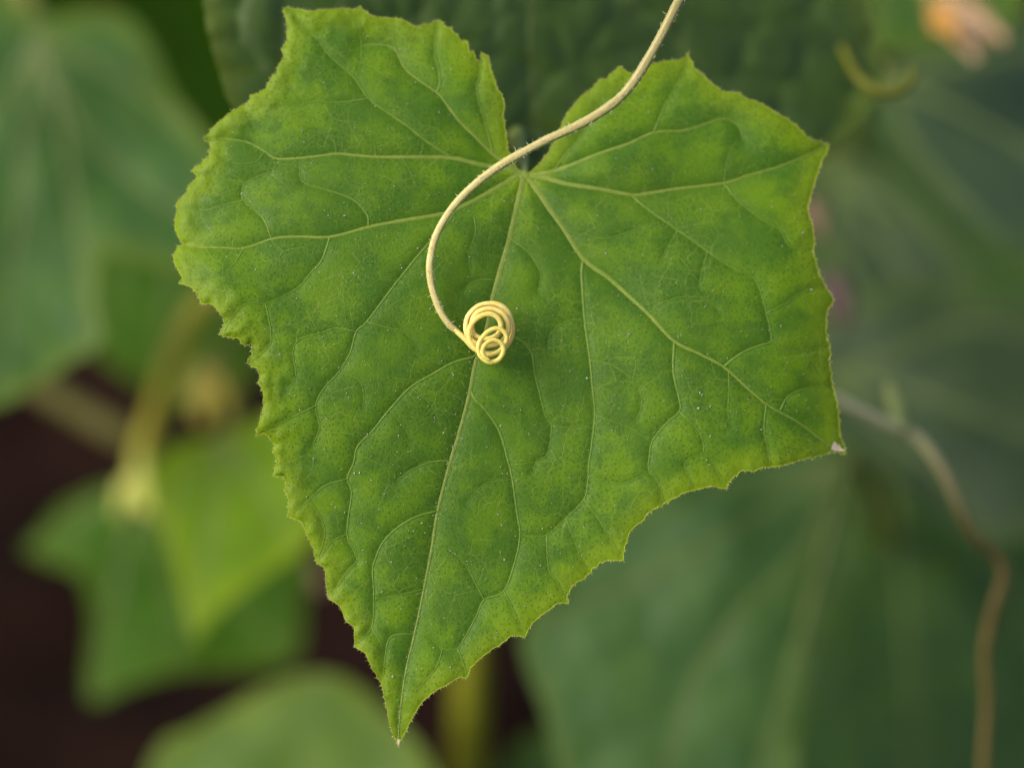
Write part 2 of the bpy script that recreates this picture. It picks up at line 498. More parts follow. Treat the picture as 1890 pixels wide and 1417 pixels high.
# ---------------------------------------------------------------- the main cucumber leaf
OUTLINE = [
 (956,316),(948,298),(940,281),(937,275),(933,245),(929,212),(931,196),(925,174),(916,164),(913,150),(906,129),(899,108),(891,103),
 (889,112),(879,114),(872,98),(865,96),(859,79),(852,77),(842,66),(831,54),(822,50),(810,41),(803,43),(779,47),
 (768,50),(754,44),(740,37),(712,34),(688,31),(674,23),(663,16),(650,19),(639,17),(597,19),(576,23),(562,21),
 (529,19),(532,52),(529,79),(523,89),(524,108),(513,122),(510,136),(501,143),(490,164),(478,172),(464,179),(459,189),
 (429,206),(405,224),(389,241),(382,257),(389,264),(389,280),(384,290),(370,304),(359,315),(364,323),(361,332),
 (347,346),(344,356),(330,370),(326,379),(328,386),(323,405),(325,426),(335,446),(342,450),(330,456),(322,472),
 (326,494),(337,513),(334,521),(349,527),(366,540),(374,557),(391,561),(401,571),(412,585),(415,601),(410,615),
 (422,621),(440,624),(453,634),(463,632),(466,652),(462,669),(475,680),(480,692),(479,708),(486,722),(488,742),
 (485,763),(477,798),(490,799),(499,807),(506,819),(505,831),(511,851),(510,874),(524,880),(529,893),(527,905),
 (534,922),(536,950),(557,963),(568,987),(580,1013),(585,1036),(600,1049),(602,1068),(608,1102),(627,1117),
 (639,1145),(654,1158),(657,1190),(675,1205),(686,1230),(704,1261),(713,1298),(722,1343),(736,1372),(749,1347),
 (760,1325),(776,1298),(799,1277),(828,1261),(848,1249),(860,1247),(869,1232),(886,1215),(903,1201),(920,1191),
 (932,1181),(946,1172),(967,1171),(975,1160),(985,1147),(998,1135),(1010,1127),(1023,1117),(1033,1112),(1045,1109),
 (1047,1096),(1061,1076),(1074,1069),(1086,1058),(1094,1049),(1106,1038),(1126,1033),(1147,1030),(1151,1016),
 (1156,1000),(1164,979),(1182,964),(1197,945),(1226,928),(1263,909),(1291,902),(1311,896),(1337,898),(1347,887),
 (1359,876),(1371,867),(1389,869),(1410,862),(1434,861),(1452,856),(1471,850),(1500,844),(1537,833),(1556,834),
 (1558,826),(1550,804),(1547,759),(1537,711),(1530,663),(1532,645),(1526,626),(1524,589),(1528,570),(1535,553),
 (1522,526),(1511,503),(1500,462),(1503,452),(1499,416),(1491,386),(1495,368),(1502,342),(1511,312),(1524,271),
 (1493,256),(1475,238),(1456,223),(1434,210),(1415,198),(1407,193),(1374,182),(1365,174),(1334,169),(1315,156),(1293,136),
 (1279,125),(1269,105),(1262,110),(1237,113),(1225,114),(1211,117),(1193,126),(1180,131),(1167,137),(1156,134),(1145,128),(1130,136),
 (1119,147),(1108,150),(1093,165),(1078,175),(1063,190),(1048,208),(1039,227),(1031,245),(1019,271),(1004,293),
 (990,309),(978,319),(968,324)]

J = (968, 322)
# name, level, r0, r1, points ; parents by name
VEINS = [
 ('midrib', 1, 5.4, 1.3, [J,(962,348),(950,400),(938,450),(922,505),(911,545),(900,600),(888,640),(877,672),(866,730),(845,808),(832,850),(808,943),(797,1012),(783,1085),(765,1171),(749,1239),(739,1311),(736,1360)], None),
 ('pl', 1, 4.6, 1.2, [J,(953,326),(894,360),(838,388),(812,396),(733,409),(681,419),(611,437),(552,437),(506,440),(450,458),(410,457),(370,456),(346,451)], None),
 ('pu', 1, 4.4, 1.1, [J,(957,319),(939,313),(887,304),(835,292),(768,290),(695,290),(649,286),(621,284),(590,288),(552,292),(510,293),(489,280),(457,263),(419,257),(387,258)], None),
 ('pi', 1, 3.8, 0.9, [J,(955,316),(939,304),(911,285),(873,248),(845,220),(817,182),(806,171),(772,147),(747,126),(733,98),(719,86),(691,82),(668,85)], None),
 ('pr', 1, 5.0, 1.1, [J,(976,328),(992,352),(1015,386),(1041,423),(1078,479),(1122,512),(1159,545),(1197,580),(1245,630),(1293,654),(1337,678),(1374,711),(1415,746),(1456,769),(1482,785),(1522,815),(1550,829)], None),
 ('ps', 1, 4.6, 1.0, [J,(985,325),(1011,330),(1048,340),(1107,349),(1167,360),(1196,357),(1248,349),(1337,338),(1378,325),(1437,308),(1493,286),(1520,273)], None),
 ('pt', 1, 4.0, 0.9, [J,(990,322),(1022,316),(1059,303),(1111,282),(1159,266),(1207,245),(1263,241),(1307,227),(1337,219),(1362,232),(1372,258)], None),
 # second order
 ('s', 2, 2.7, 0.8, [(835,292),(789,262),(754,234),(719,210),(681,182),(653,143),(611,105),(590,77),(566,52),(545,30),(533,22)], 'pu'),
 ('s', 2, 2.0, 0.7, [(806,171),(812,154),(810,129),(803,101),(806,60),(809,44)], 'pi'),
 ('s', 2, 2.0, 0.6, [(911,285),(906,265),(897,230),(887,199),(880,161),(886,140),(889,115)], 'pi'),
 ('s', 2, 2.8, 0.9, [(1078,479),(1074,500),(1076,544),(1080,596),(1089,663),(1093,708),(1098,763),(1093,815),(1087,856),(1085,889),(1078,921),(1045,956),(1011,986),(985,990),(962,987)], 'pr'),
 ('s', 2, 2.4, 0.8, [(1245,630),(1243,685),(1254,737),(1254,759),(1226,785),(1204,815),(1199,841),(1198,867),(1215,889),(1226,925)], 'pr'),
 ('s', 2, 2.4, 0.8, [(1337,676),(1370,651),(1404,637),(1424,627),(1415,578),(1402,532),(1389,509)], 'pr'),
 ('s', 2, 2.0, 0.7, [(1441,757),(1456,731),(1489,717),(1534,714)], 'pr'),
 ('s', 2, 1.8, 0.7, [(1415,746),(1412,772),(1411,797),(1418,830),(1423,858)], 'pr'),
 ('s', 2, 3.0, 0.8, [(1167,360),(1196,386),(1252,425),(1307,464),(1352,494),(1387,509)], 'ps'),
 ('s', 2, 1.9, 0.6, [(1337,338),(1363,371),(1411,408),(1440,425),(1458,455),(1495,462)], 'ps'),
 ('s', 2, 2.0, 0.7, [(1207,245),(1222,208),(1241,171),(1263,134),(1268,112)], 'pt'),
 ('s', 2, 1.6, 0.5, [(1022,316),(1045,284),(1062,266),(1080,240),(1110,200)], 'pt'),
 ('s', 2, 2.8, 0.9, [(884,650),(873,659),(838,669),(796,692),(758,715),(719,756),(688,795),(660,824),(653,854),(641,884),(649,909),(641,986),(659,1031),(641,1054),(612,1098)], 'midrib'),
 ('s', 2, 2.5, 0.8, [(808,943),(772,952),(736,972),(708,999),(693,1031),(688,1054),(690,1103),(686,1157),(660,1187)], 'midrib'),
 ('s', 2, 1.9, 0.7, [(832,850),(794,853),(758,868),(735,885)], 'midrib'),
 ('s', 2, 1.9, 0.7, [(764,1170),(731,1171),(717,1181),(711,1212),(708,1248)], 'midrib'),
 ('s', 2, 1.6, 0.6, [(783,1087),(731,1099),(692,1106)], 'midrib'),
 ('s', 2, 2.7, 0.8, [(870,722),(876,735),(897,757),(922,796),(938,850),(946,885),(955,950),(960,985),(952,1031),(930,1090),(894,1106),(880,1135),(858,1176),(844,1196),(817,1196),(794,1176),(768,1163)], 'midrib'),
 ('s', 2, 2.2, 0.7, [(897,605),(925,608),(948,620),(979,646),(989,696),(1007,767),(1018,786),(1011,837),(991,852),(984,870)], 'midrib'),
 ('s', 2, 1.9, 0.6, [(942,440),(974,464),(992,490),(999,510),(995,535)], 'midrib'),
 ('s', 2, 1.8, 0.6, [(918,518),(894,516),(872,521),(855,535)], 'midrib'),
 ('s', 2, 2.6, 0.8, [(842,387),(815,425),(789,452),(754,494),(723,533),(677,594),(658,612),(646,652),(625,687),(597,718),(583,749),(590,788),(578,820)], 'pl'),
 ('s', 2, 1.9, 0.7, [(609,438),(594,480),(576,501),(552,529),(517,550),(490,560)], 'pl'),
 ('s', 2, 2.2, 0.7, [(681,419),(677,395),(649,367),(597,349),(559,335),(552,297)], 'pl'),
 ('s', 2, 2.0, 0.7, [(501,440),(485,402),(450,370),(448,348),(455,338),(471,328),(500,318)], 'pl'),
 # third order
 ('t', 3, 1.5, 0.6, [(681,182),(632,189),(580,189),(538,192),(500,200)], 1),
 ('t', 3, 1.4, 0.6, [(450,370),(419,377),(384,388),(350,386),(330,384)], 1),
 ('t', 3, 1.4, 0.6, [(668,85),(666,63),(663,24)], 1),
 ('t', 3, 1.3, 0.5, [(733,98),(726,70),(728,40)], 1),
 ('t', 3, 1.3, 0.5, [(621,284),(617,262),(590,245),(566,243)], 1),
 ('t', 3, 1.3, 0.5, [(695,290),(690,264),(672,246)], 1),
 ('t', 3, 1.3, 0.5, [(668,85),(667,112),(660,140)], 1),
 ('t', 3, 1.6, 0.6, [(1078,921),(1102,952),(1119,982),(1145,1022)], 1),
 ('t', 3, 1.5, 0.6, [(1254,759),(1278,782),(1293,800),(1298,834),(1270,848),(1265,864),(1282,902)], 1),
 ('t', 3, 1.5, 0.6, [(1090,665),(1125,672),(1155,690),(1180,716),(1184,748),(1176,775)], 1),
 ('t', 3, 1.4, 0.6, [(1098,766),(1140,780),(1180,800),(1204,815)], 1),
 ('t', 3, 1.3, 0.5, [(1087,878),(1120,890),(1160,890),(1198,868)], 1),
 ('t', 3, 1.3, 0.5, [(1196,580),(1225,558),(1270,547),(1312,556),(1330,580)], 1),
 ('t', 3, 1.3, 0.5, [(1078,430),(1110,440),(1150,432),(1196,410),(1222,402)], 1),
 ('t', 3, 1.3, 0.5, [(1424,627),(1448,645),(1484,648),(1526,640)], 1),
 ('t', 3, 1.3, 0.5, [(1293,800),(1330,800),(1340,798)], 1),
 ('t', 3, 1.3, 0.5, [(1345,684),(1346,720),(1344,760),(1350,790)], 1),
 ('t', 3, 1.3, 0.5, [(1298,834),(1316,852),(1335,890)], 1),
 ('t', 3, 1.3, 0.5, [(1307,464),(1296,500),(1290,530)], 1),
 ('t', 3, 1.3, 0.5, [(1252,425),(1232,458),(1222,478)], 1),
 ('t', 3, 1.3, 0.5, [(1337,338),(1342,300),(1352,270),(1372,258)], 1),
 ('t', 3, 1.6, 0.6, [(641,884),(600,896),(571,922),(540,947)], 1),
 ('t', 3, 1.4, 0.6, [(571,922),(590,950),(600,985),(588,1030)], 1),
 ('t', 3, 1.5, 0.6, [(658,612),(621,606),(597,613),(552,627),(541,652),(546,690),(530,720)], 1),
 ('t', 3, 1.4, 0.6, [(583,749),(556,762),(520,780),(482,796)], 1),
 ('t', 3, 1.4, 0.6, [(930,1090),(948,1126),(965,1167)], 1),
 ('t', 3, 1.4, 0.6, [(844,1196),(853,1215),(861,1243)], 1),
 ('t', 3, 1.4, 0.6, [(894,1106),(880,1080),(858,1040),(821,1008),(800,1000)], 1),
 ('t', 3, 1.4, 0.6, [(1009,988),(1013,1049),(1030,1075),(1044,1104)], 1),
 ('t', 3, 1.3, 0.5, [(1045,956),(1065,1008),(1072,1030),(1086,1054)], 1),
 ('t', 3, 1.3, 0.5, [(817,1196),(806,1230),(780,1262),(768,1280)], 1),
 ('t', 3, 1.3, 0.5, [(659,1031),(690,1034)], 1),
 ('t', 3, 1.3, 0.5, [(641,986),(612,1000),(588,1034)], 1),
 ('t', 3, 1.3, 0.5, [(686,1157),(700,1180),(712,1212)], 1),
 ('t', 3, 1.3, 0.5, [(489,280),(470,300),(430,300),(392,284)], 1),
 ('t', 3, 1.3, 0.5, [(455,338),(420,332),(388,320),(364,322)], 1),
 ('t', 3, 1.3, 0.5, [(450,458),(430,490),(400,510),(340,518)], 1),
 ('t', 3, 1.3, 0.5, [(400,510),(430,522),(470,525),(500,545)], 1),
 ('t', 3, 1.3, 0.5, [(490,560),(452,562),(430,585),(414,612)], 1),
 ('t', 3, 1.3, 0.5, [(490,560),(500,610),(496,640),(464,668)], 1),
 ('t', 3, 1.2, 0.5, [(677,594),(720,606),(745,612),(770,640)], 1),
 ('t', 3, 1.2, 0.5, [(625,687),(662,700),(672,730),(670,752)], 1),
 ('t', 3, 1.2, 0.5, [(758,715),(790,742),(810,770)], 1),
 ('t', 3, 1.2, 0.5, [(719,756),(748,790),(760,820)], 1),
 ('t', 3, 1.2, 0.5, [(875,400),(878,430),(866,470),(872,521)], 1),
 ('t', 3, 1.2, 0.5, [(1078,590),(1050,592),(1020,612),(1010,640)], 1),
 ('t', 3, 1.2, 0.5, [(1018,786),(1050,788),(1094,780)], 1),
 ('t', 3, 1.2, 0.5, [(946,885),(905,890),(880,905),(860,930)], 1),
 ('t', 3, 1.2, 0.5, [(1415,578),(1450,560),(1480,540),(1522,530)], 1),
]

RES_VEINS = [catmull(v[4], 5.0) for v in VEINS]
LEV = {l: [RES_VEINS[i] for i, v in enumerate(VEINS) if v[1] == l] for l in (1, 2, 3)}

_O = np.array(OUTLINE, float)
_a = _O - np.roll(_O, 1, 0); _b = np.roll(_O, -1, 0) - _O
_turn = np.arctan2(_a[:, 0] * _b[:, 1] - _a[:, 1] * _b[:, 0], (_a * _b).sum(1))
_sgn = np.sign(_turn.sum())
_dir = _a / np.linalg.norm(_a, axis=1)[:, None] - _b / np.linalg.norm(_b, axis=1)[:, None]
_dir /= np.maximum(np.linalg.norm(_dir, axis=1), 1e-6)[:, None]
_push = np.clip((_turn * _sgn - 0.45) / 0.6, 0, 1) * 5.0          # teeth drawn out to fine points
_push[:3] = 0; _push[-3:] = 0
OUTLINE = _O + _dir * _push[:, None]
out_poly = catmull(OUTLINE, 4.5, tension=0.35, closed=True)
_n = len(out_poly)
out_poly = out_poly + np.column_stack([vnoise(np.arange(_n), 0 * np.arange(_n), 1.7, 31), vnoise(np.arange(_n), 9 + 0 * np.arange(_n), 1.7, 32)]) * 0.9
_t = np.roll(out_poly, -1, 0) - np.roll(out_poly, 1, 0); _t /= np.maximum(np.linalg.norm(_t, axis=1), 1e-6)[:, None]
_nn = np.column_stack([_t[:, 1], -_t[:, 0]]) * (1 if _sgn > 0 else -1)
_saw = np.where(np.arange(_n) % 4 == 0, 1.9, 0.0) * np.clip(0.75 + vnoise(np.arange(_n), 0 * np.arange(_n), 9.0, 33), 0, 1.4)
_saw[:12] = 0; _saw[-12:] = 0
out_poly = out_poly + _nn * _saw[:, None]                           # fine serration between the large teeth
OUT_LOOP = np.vstack([out_poly, out_poly[:1]])

def main_base(x, y):
    dx, dy = x - 900.0, 610.0 - y
    d = 34 + 0.075 * dx + 0.115 * dy + 0.085 * np.sqrt(dy * dy + 160.0 ** 2) - 0.085 * 160
    d = d + 24 * np.exp(-((x - 968) ** 2 + (y - 322) ** 2) / 120.0 ** 2)         # dished where the stalk joins
    d = d + 26 * np.clip((430 - x) / 110.0, 0, 1) ** 2                              # left rim rolls back
    d = d + 34 * np.clip((x - 1400) / 160.0, 0, 1) ** 2
    d = d + 16 * vnoise(x, y, 330.0, 11) + 3.5 * vnoise(x, y, 140.0, 12)
    return d

def main_depth(x, y, full=False):
    x = np.asarray(x, float); y = np.asarray(y, float)
    P = np.column_stack([x, y])
    d1 = seg_dist(P, LEV[1]); d2 = seg_dist(P, LEV[2]); d3 = seg_dist(P, LEV[3])
    de = seg_dist(P, [OUT_LOOP], 270.0)
    g1 = 10.5 * np.exp(-d1 / 21.0); g2 = 5.6 * np.exp(-d2 / 12.5); g3 = 3.0 * np.exp(-d3 / 8.0)
    groove = (g1 ** 3 + g2 ** 3 + g3 ** 3) ** (1 / 3.0)
    rim = np.clip(1 - de / 90.0, 0, 1)
    left = np.clip((900 - x) / 300.0, 0.35, 1.0)
    ruff = (vnoise(x, y, 34.0, 13) * 4.5 + vnoise(x + y, x - y, 21.0, 14) * 2.5) * rim ** 1.3 * left
    small = vnoise(x, y, 52.0, 15) * 0.6 + vnoise(x + y, x - y, 33.0, 17) * 0.35
    d = main_base(x, y) + groove + ruff + small + 6 * np.clip(1 - de / 14.0, 0, 1) ** 2 * left
    if full:
        return d, np.minimum(np.minimum(d1, d2 + 4), d3 + 10), de
    return d

def make_main_leaf():
    base = W(np.array(J[0]), np.array(J[1]), D(main_depth([J[0]], [J[1]])[0]))
    root = thing('cucumber_leaf', base, 'large sharp green cucumber leaf with toothed yellow-green margin behind the coiled tendril', 'leaf')
    V, F = build_blade(out_poly, None, 4.6, extra=RES_VEINS)
    d, vd, de = main_depth(V[:, 0], V[:, 1], True)
    blade = mesh_obj('blade', W(V[:, 0], V[:, 1], D(d)), F, M_MAIN, root, base)
    set_attr(blade, 'vein_dist', vd / 100.0); set_attr(blade, 'edge_dist', de / 100.0)
    set_attr(blade, 'surface', np.column_stack([V / 100.0, np.zeros(len(V))]), 'FLOAT_VECTOR')
    # rim
    R = catmull(out_poly, 5.0, tension=0.3, closed=True); R = np.vstack([R, R[:1]])
    dr = main_depth(R[:, 0], R[:, 1])
    TV, TF, fr = tube_geo(W(R[:, 0], R[:, 1], D(dr)), 0.8e-4, 6, cap=False)
    mesh_obj('margin', TV, TF, M_MARGIN, root, base)
    # veins
    parents = {}
    second = []
    for i, (nm, lev, r0, r1, pts, par) in enumerate(VEINS):
        if lev == 3:
            P0 = np.array(pts[0], float)
            par_o = min(second, key=lambda s: min(seg_dist(P0[None], [s[1]])[0], seg_dist(np.array(pts[-1], float)[None], [s[1]])[0]))[0]
        else:
            par_o = parents[par] if par else root
        VV, VF = vein_strip(pts, r0, r1, main_depth, lift=0.42 if lev < 3 else 0.5)
        o = mesh_obj('midrib' if nm == 'midrib' else ('veinlet' if lev == 3 else 'vein'), VV, VF, M_VEIN if lev == 1 else M_VEIN2, par_o, base)
        if par is None:
            parents[nm] = o; second.append((o, RES_VEINS[i]))
    # knob where stalk and veins meet
    kk = []
    for a in range(1):
        ang = np.linspace(0, 2 * np.pi, 14, endpoint=False)
    KV = []; KF = []
    for ri, (r, up) in enumerate(((11, 0), (8, 2.0), (4.5, 3.0), (0.5, 3.3))):
        x = J[0] + np.cos(ang) * r * 1.15; y = J[1] + 2 + np.sin(ang) * r * 0.75
        KV.append(W(x, y, D(main_depth(x, y) - up + (2 if ri == 0 else 0))))
    KV = np.concatenate(KV)
    for ri in range(3):
        for j in range(14):
            k = (j + 1) % 14
            KF.append((ri * 14 + j, (ri + 1) * 14 + j, (ri + 1) * 14 + k, ri * 14 + k))
    mesh_obj('vein_junction', KV, KF, M_VEIN, root, base)
    # stalk: leaves the junction backwards, arches over and drops to the soil behind the leaf
    jd = float(main_depth([J[0]], [J[1]])[0])
    pp = catmull([(968, 326, jd + 4), (965, 300, jd + 70), (958, 266, jd + 190), (955, 250, jd + 330), (960, 262, jd + 520),
                  (985, 380, jd + 860), (1010, 640, jd + 1500), (1020, 900, jd + 2500), (1040, 1040, jd + 4200)], 14)
    PV, PF, _ = tube_geo(W(pp[:, 0], pp[:, 1], D(pp[:, 2])), np.interp(np.linspace(0, 1, len(pp)), [0, 0.03, 0.10, 1], [7, 13, 21, 32]) * 1e-4, 12)
    pet = mesh_obj('petiole', PV, PF, M_PETIOLE, root, base)
    # withered tips
    for (tx, ty, bx, by, w) in ((1557, 831, 1536, 822, 9), (736, 1374, 737, 1364, 4),):
        ax = np.array([tx - bx, ty - by], float); L = np.linalg.norm(ax); ax /= L; nn = np.array([-ax[1], ax[0]])
        q = []
        for s in np.linspace(0, 1.08, 7):
            for u in np.linspace(-1, 1, 5):
                q.append(np.array([bx, by]) + ax * L * s + nn * u * w * (1 - s * 0.8) * (1 + 0.35 * RNG.uniform(-1, 1)))
        q = np.array(q)
        dd = main_depth(q[:, 0], q[:, 1]) - 2.2
        tf = [(i * 5 + j, i * 5 + j + 1, (i + 1) * 5 + j + 1, (i + 1) * 5 + j) for i in range(6) for j in range(4)]
        o = mesh_obj('withered_tip', W(q[:, 0], q[:, 1], D(dd)), tf, M_TIP, root, base)
    # hairs along the margin
    P = R[:-1]; T = np.roll(P, -1, 0) - np.roll(P, 1, 0)
    T /= np.maximum(np.linalg.norm(T, axis=1), 1e-6)[:, None]
    N = np.column_stack([T[:, 1], -T[:, 0]])
    test = inside(P + N * 3, out_poly); N[test] *= -1
    roots, dirs, lens = [], [], []
    for i in range(len(P)):
        for k in range(1 + int(RNG.random() < 0.4)):
            q = P[i] + T[i] * RNG.uniform(-2.5, 2.5)
            dv = N[i] + T[i] * RNG.normal(0, 0.35)
            dv3 = dv[0] * RGT - dv[1] * UPV + FWD * RNG.normal(-0.25, 0.45)
            roots.append(W(q[0], q[1], D(dr[i]))); dirs.append(dv3); lens.append(RNG.uniform(2.5, 7.0) * U_PX)
    HV, HF = hair_geo(roots, dirs, lens, 0.38e-4)
    h = mesh_obj('margin_hairs', HV, HF, M_HAIR, root, base); h['kind'] = 'stuff'
    # short hairs standing on the midrib and on the blade
    roots, dirs, lens = [], [], []
    sel = RNG.choice(len(V), 1500, replace=False)
    mid = catmull(VEINS[0][4], 5.0)
    for m in mid[8:]:
        for k in range(2):
            x, y = m + RNG.normal(0, 4, 2)
            roots.append(W(x, y, D(main_depth([x], [y])[0]))); dirs.append(-FWD + RGT * RNG.normal(-0.4, .6) + UPV * RNG.normal(0, .6)); lens.append(RNG.uniform(4, 9) * U_PX)
    for i in sel:
        roots.append(W(V[i, 0], V[i, 1], D(d[i]))); dirs.append(-FWD + RGT * RNG.normal(-0.3, .6) + UPV * RNG.normal(-.2, .6)); lens.append(RNG.uniform(2.5, 6) * U_PX)
    HV, HF = hair_geo(roots, dirs, lens, 0.32e-4)
    h = mesh_obj('blade_hairs', HV, HF, M_HAIR, root, base); h['kind'] = 'stuff'
    # pale specks of dried sap and dust
    SV, SF = [], []
    okv = np.nonzero(de > 12)[0]
    wts = np.clip(1.25 - (V[okv, 0] - 600) / 1100.0 + (V[okv, 1] - 500) / 900.0, 0.12, None); wts /= wts.sum()
    for i in RNG.choice(okv, 700, replace=False, p=wts):
        r = float(np.clip(RNG.lognormal(0.0, 0.40), 0.6, 2.6))
        c = W(V[i, 0], V[i, 1], D(d[i] - r * 0.4)); k = len(SV)
        for ax in (RGT, -RGT, UPV, -UPV, FWD, -FWD):
            SV.append(c + ax * r * U_PX * RNG.uniform(0.7, 1.25))
        SF += [(k + a, k + b, k + e) for a in (0, 1) for b in (2, 3) for e in (4, 5)]
    h = mesh_obj('pale_specks', np.array(SV), SF, M_SPECK, root, base); h['kind'] = 'stuff'
    return root

main_leaf = make_main_leaf()

# ---------------------------------------------------------------- the tendril
def make_tendril():
    C = lambda q: [(840 + a / 9.446, 540 + b / 9.446) for a, b in q]
    stem = [(1420,-260),(1350,-150),(1292,-68),(1252,4),(1224,60),(1197,108),(1172,148),(1142,183),(1102,212),(1062,234),(1012,257),(966,281),(926,304),
            (886,333),(851,365),(826,396),(806,432),(796,467),(793,502),(800,541),(814,577),(830,600)]
    coil = C([(0,648),(80,722),(180,812),(340,975),(560,1068),(800,1010),(950,850),(1000,620),(935,365),(800,235),(620,190),(410,232),(240,390),(190,560),
              (210,720),(310,850),(470,915),(620,922),(790,875),(915,710),(925,540),(850,385),(705,298),(560,280),(405,335),(315,450),(290,600),(335,725),
              (450,795),(600,800),(735,735),(795,620),(785,500),(705,405),(570,370),(405,430),(285,550),(235,700),(265,860),(355,985),
              (470,1068),(620,1085),(790,1000),(890,850),(885,730),(805,645),(705,625),(580,675),(465,790),(405,920),(415,1050),(485,1155),
              (605,1212),(740,1178),(825,1075),(842,955),(780,865),(670,828),(560,870),(492,960),(478,1050),(520,1130),(590,1172)])
    pts = stem + coil
    n0 = len(stem); nc = len(coil)
    off = []
    for i in range(len(pts)):
        if i < n0:
            t = i / (n0 - 1)
            off.append(-20 + 900 * max(0, (3 - i) / 3.0) ** 2 * 0.6 + 26 * t * 1.0 - 14 * math.sin(math.pi * t))
        else:
            t = (i - n0) / (nc - 1)
            off.append(8 - 74 * t)
    P = catmull(np.column_stack([pts, off]), 2.6)
    # where the coil begins, as a share of the resampled curve
    k0 = int(np.argmin(np.hypot(P[:, 0] - coil[0][0], P[:, 1] - coil[0][1])))
    R = np.empty(len(P))
    R[:k0] = np.interp(np.arange(k0), [0, k0 * 0.18, k0 * 0.5, k0], [10.0, 9.2, 7.8, 6.2])
    R[k0:] = np.interp(np.arange(len(P) - k0), [0, (len(P) - k0) * 0.25, (len(P) - k0) * 0.7, len(P) - k0 - 6, len(P) - k0], [5.8, 5.2, 4.4, 3.7, 2.0])
    R *= 1 + 0.07 * vnoise(np.arange(len(R)), 0 * R, 11.0, 77)
    for _ in range(3):
        R[1:-1] = (R[:-2] + R[1:-1] * 2 + R[2:]) / 4
    Pw = W(P[:, 0], P[:, 1], D(P[:, 2]))
    base = Pw[0]
    root = thing('tendril', base, 'pale cream hairy tendril ending in a tight coil in front of the sharp leaf', 'tendril')
    def part(name, i0, i1, mat):
        _ra = np.linspace(0, 2 * np.pi, 16, endpoint=False); ribs = 1 + 0.05 * np.cos(_ra * 5) + 0.07 * np.cos(_ra * 2 + 0.6)
        V, F, fr = tube_geo(Pw[i0:i1], R[i0:i1] * U_PX, 16, squash=ribs)
        o = mesh_obj(name, V, F, mat, root, base)
        s = np.arange(i0, i1) / float(k0)
        along = np.clip((s - 0.1) / 0.75, 0, 1)
        a = np.repeat(along, 16); a = np.concatenate([a, along[:1], along[-1:]])
        set_attr(o, 'along', a)
        tp = np.clip((len(P) - np.arange(i0, i1)) / (0.55 * (len(P) - k0)) - 0.15, 0, 1)
        set_attr(o, 'tip', np.concatenate([np.repeat(tp, 16), tp[:1], tp[-1:]]))
        return o, fr
    o1, (T, N, B) = part('stem', 0, k0 + 2, M_TENDRIL)
    o2, _ = part('coil', k0, len(P), M_COIL)
    # hairs
    roots, dirs, lens = [], [], []
    for k in range(900):
        i = int(RNG.uniform(0, k0 * 0.99)); a = RNG.uniform(0, 2 * np.pi)
        if i > k0 * 0.72 and RNG.random() < 0.55:
            continue
        nrm = math.cos(a) * N[i] + math.sin(a) * B[i]
        roots.append(Pw[i] + nrm * R[i] * U_PX * 0.93); dirs.append(nrm + T[i] * RNG.normal(0.15, 0.3))
        lens.append(min(13.0, RNG.lognormal(1.6, 0.36)) * U_PX)
    V, F = hair_geo(roots, dirs, lens, 0.75e-4)
    h = mesh_obj('hairs', V, F, M_HAIR_T, o1, base); h['kind'] = 'stuff'

M_HAIR_T = flesh_material('tendril_hair_pale', (0.72, 0.68, 0.42), (0.80, 0.76, 0.52), 0.3, 900)
M_COIL = flesh_material('tendril_coil_yellow', (0.82, 0.60, 0.17), (0.86, 0.68, 0.25), 0.30, 700, sss=1.0, attr='tip', c=(0.70, 0.60, 0.15))
make_tendril()

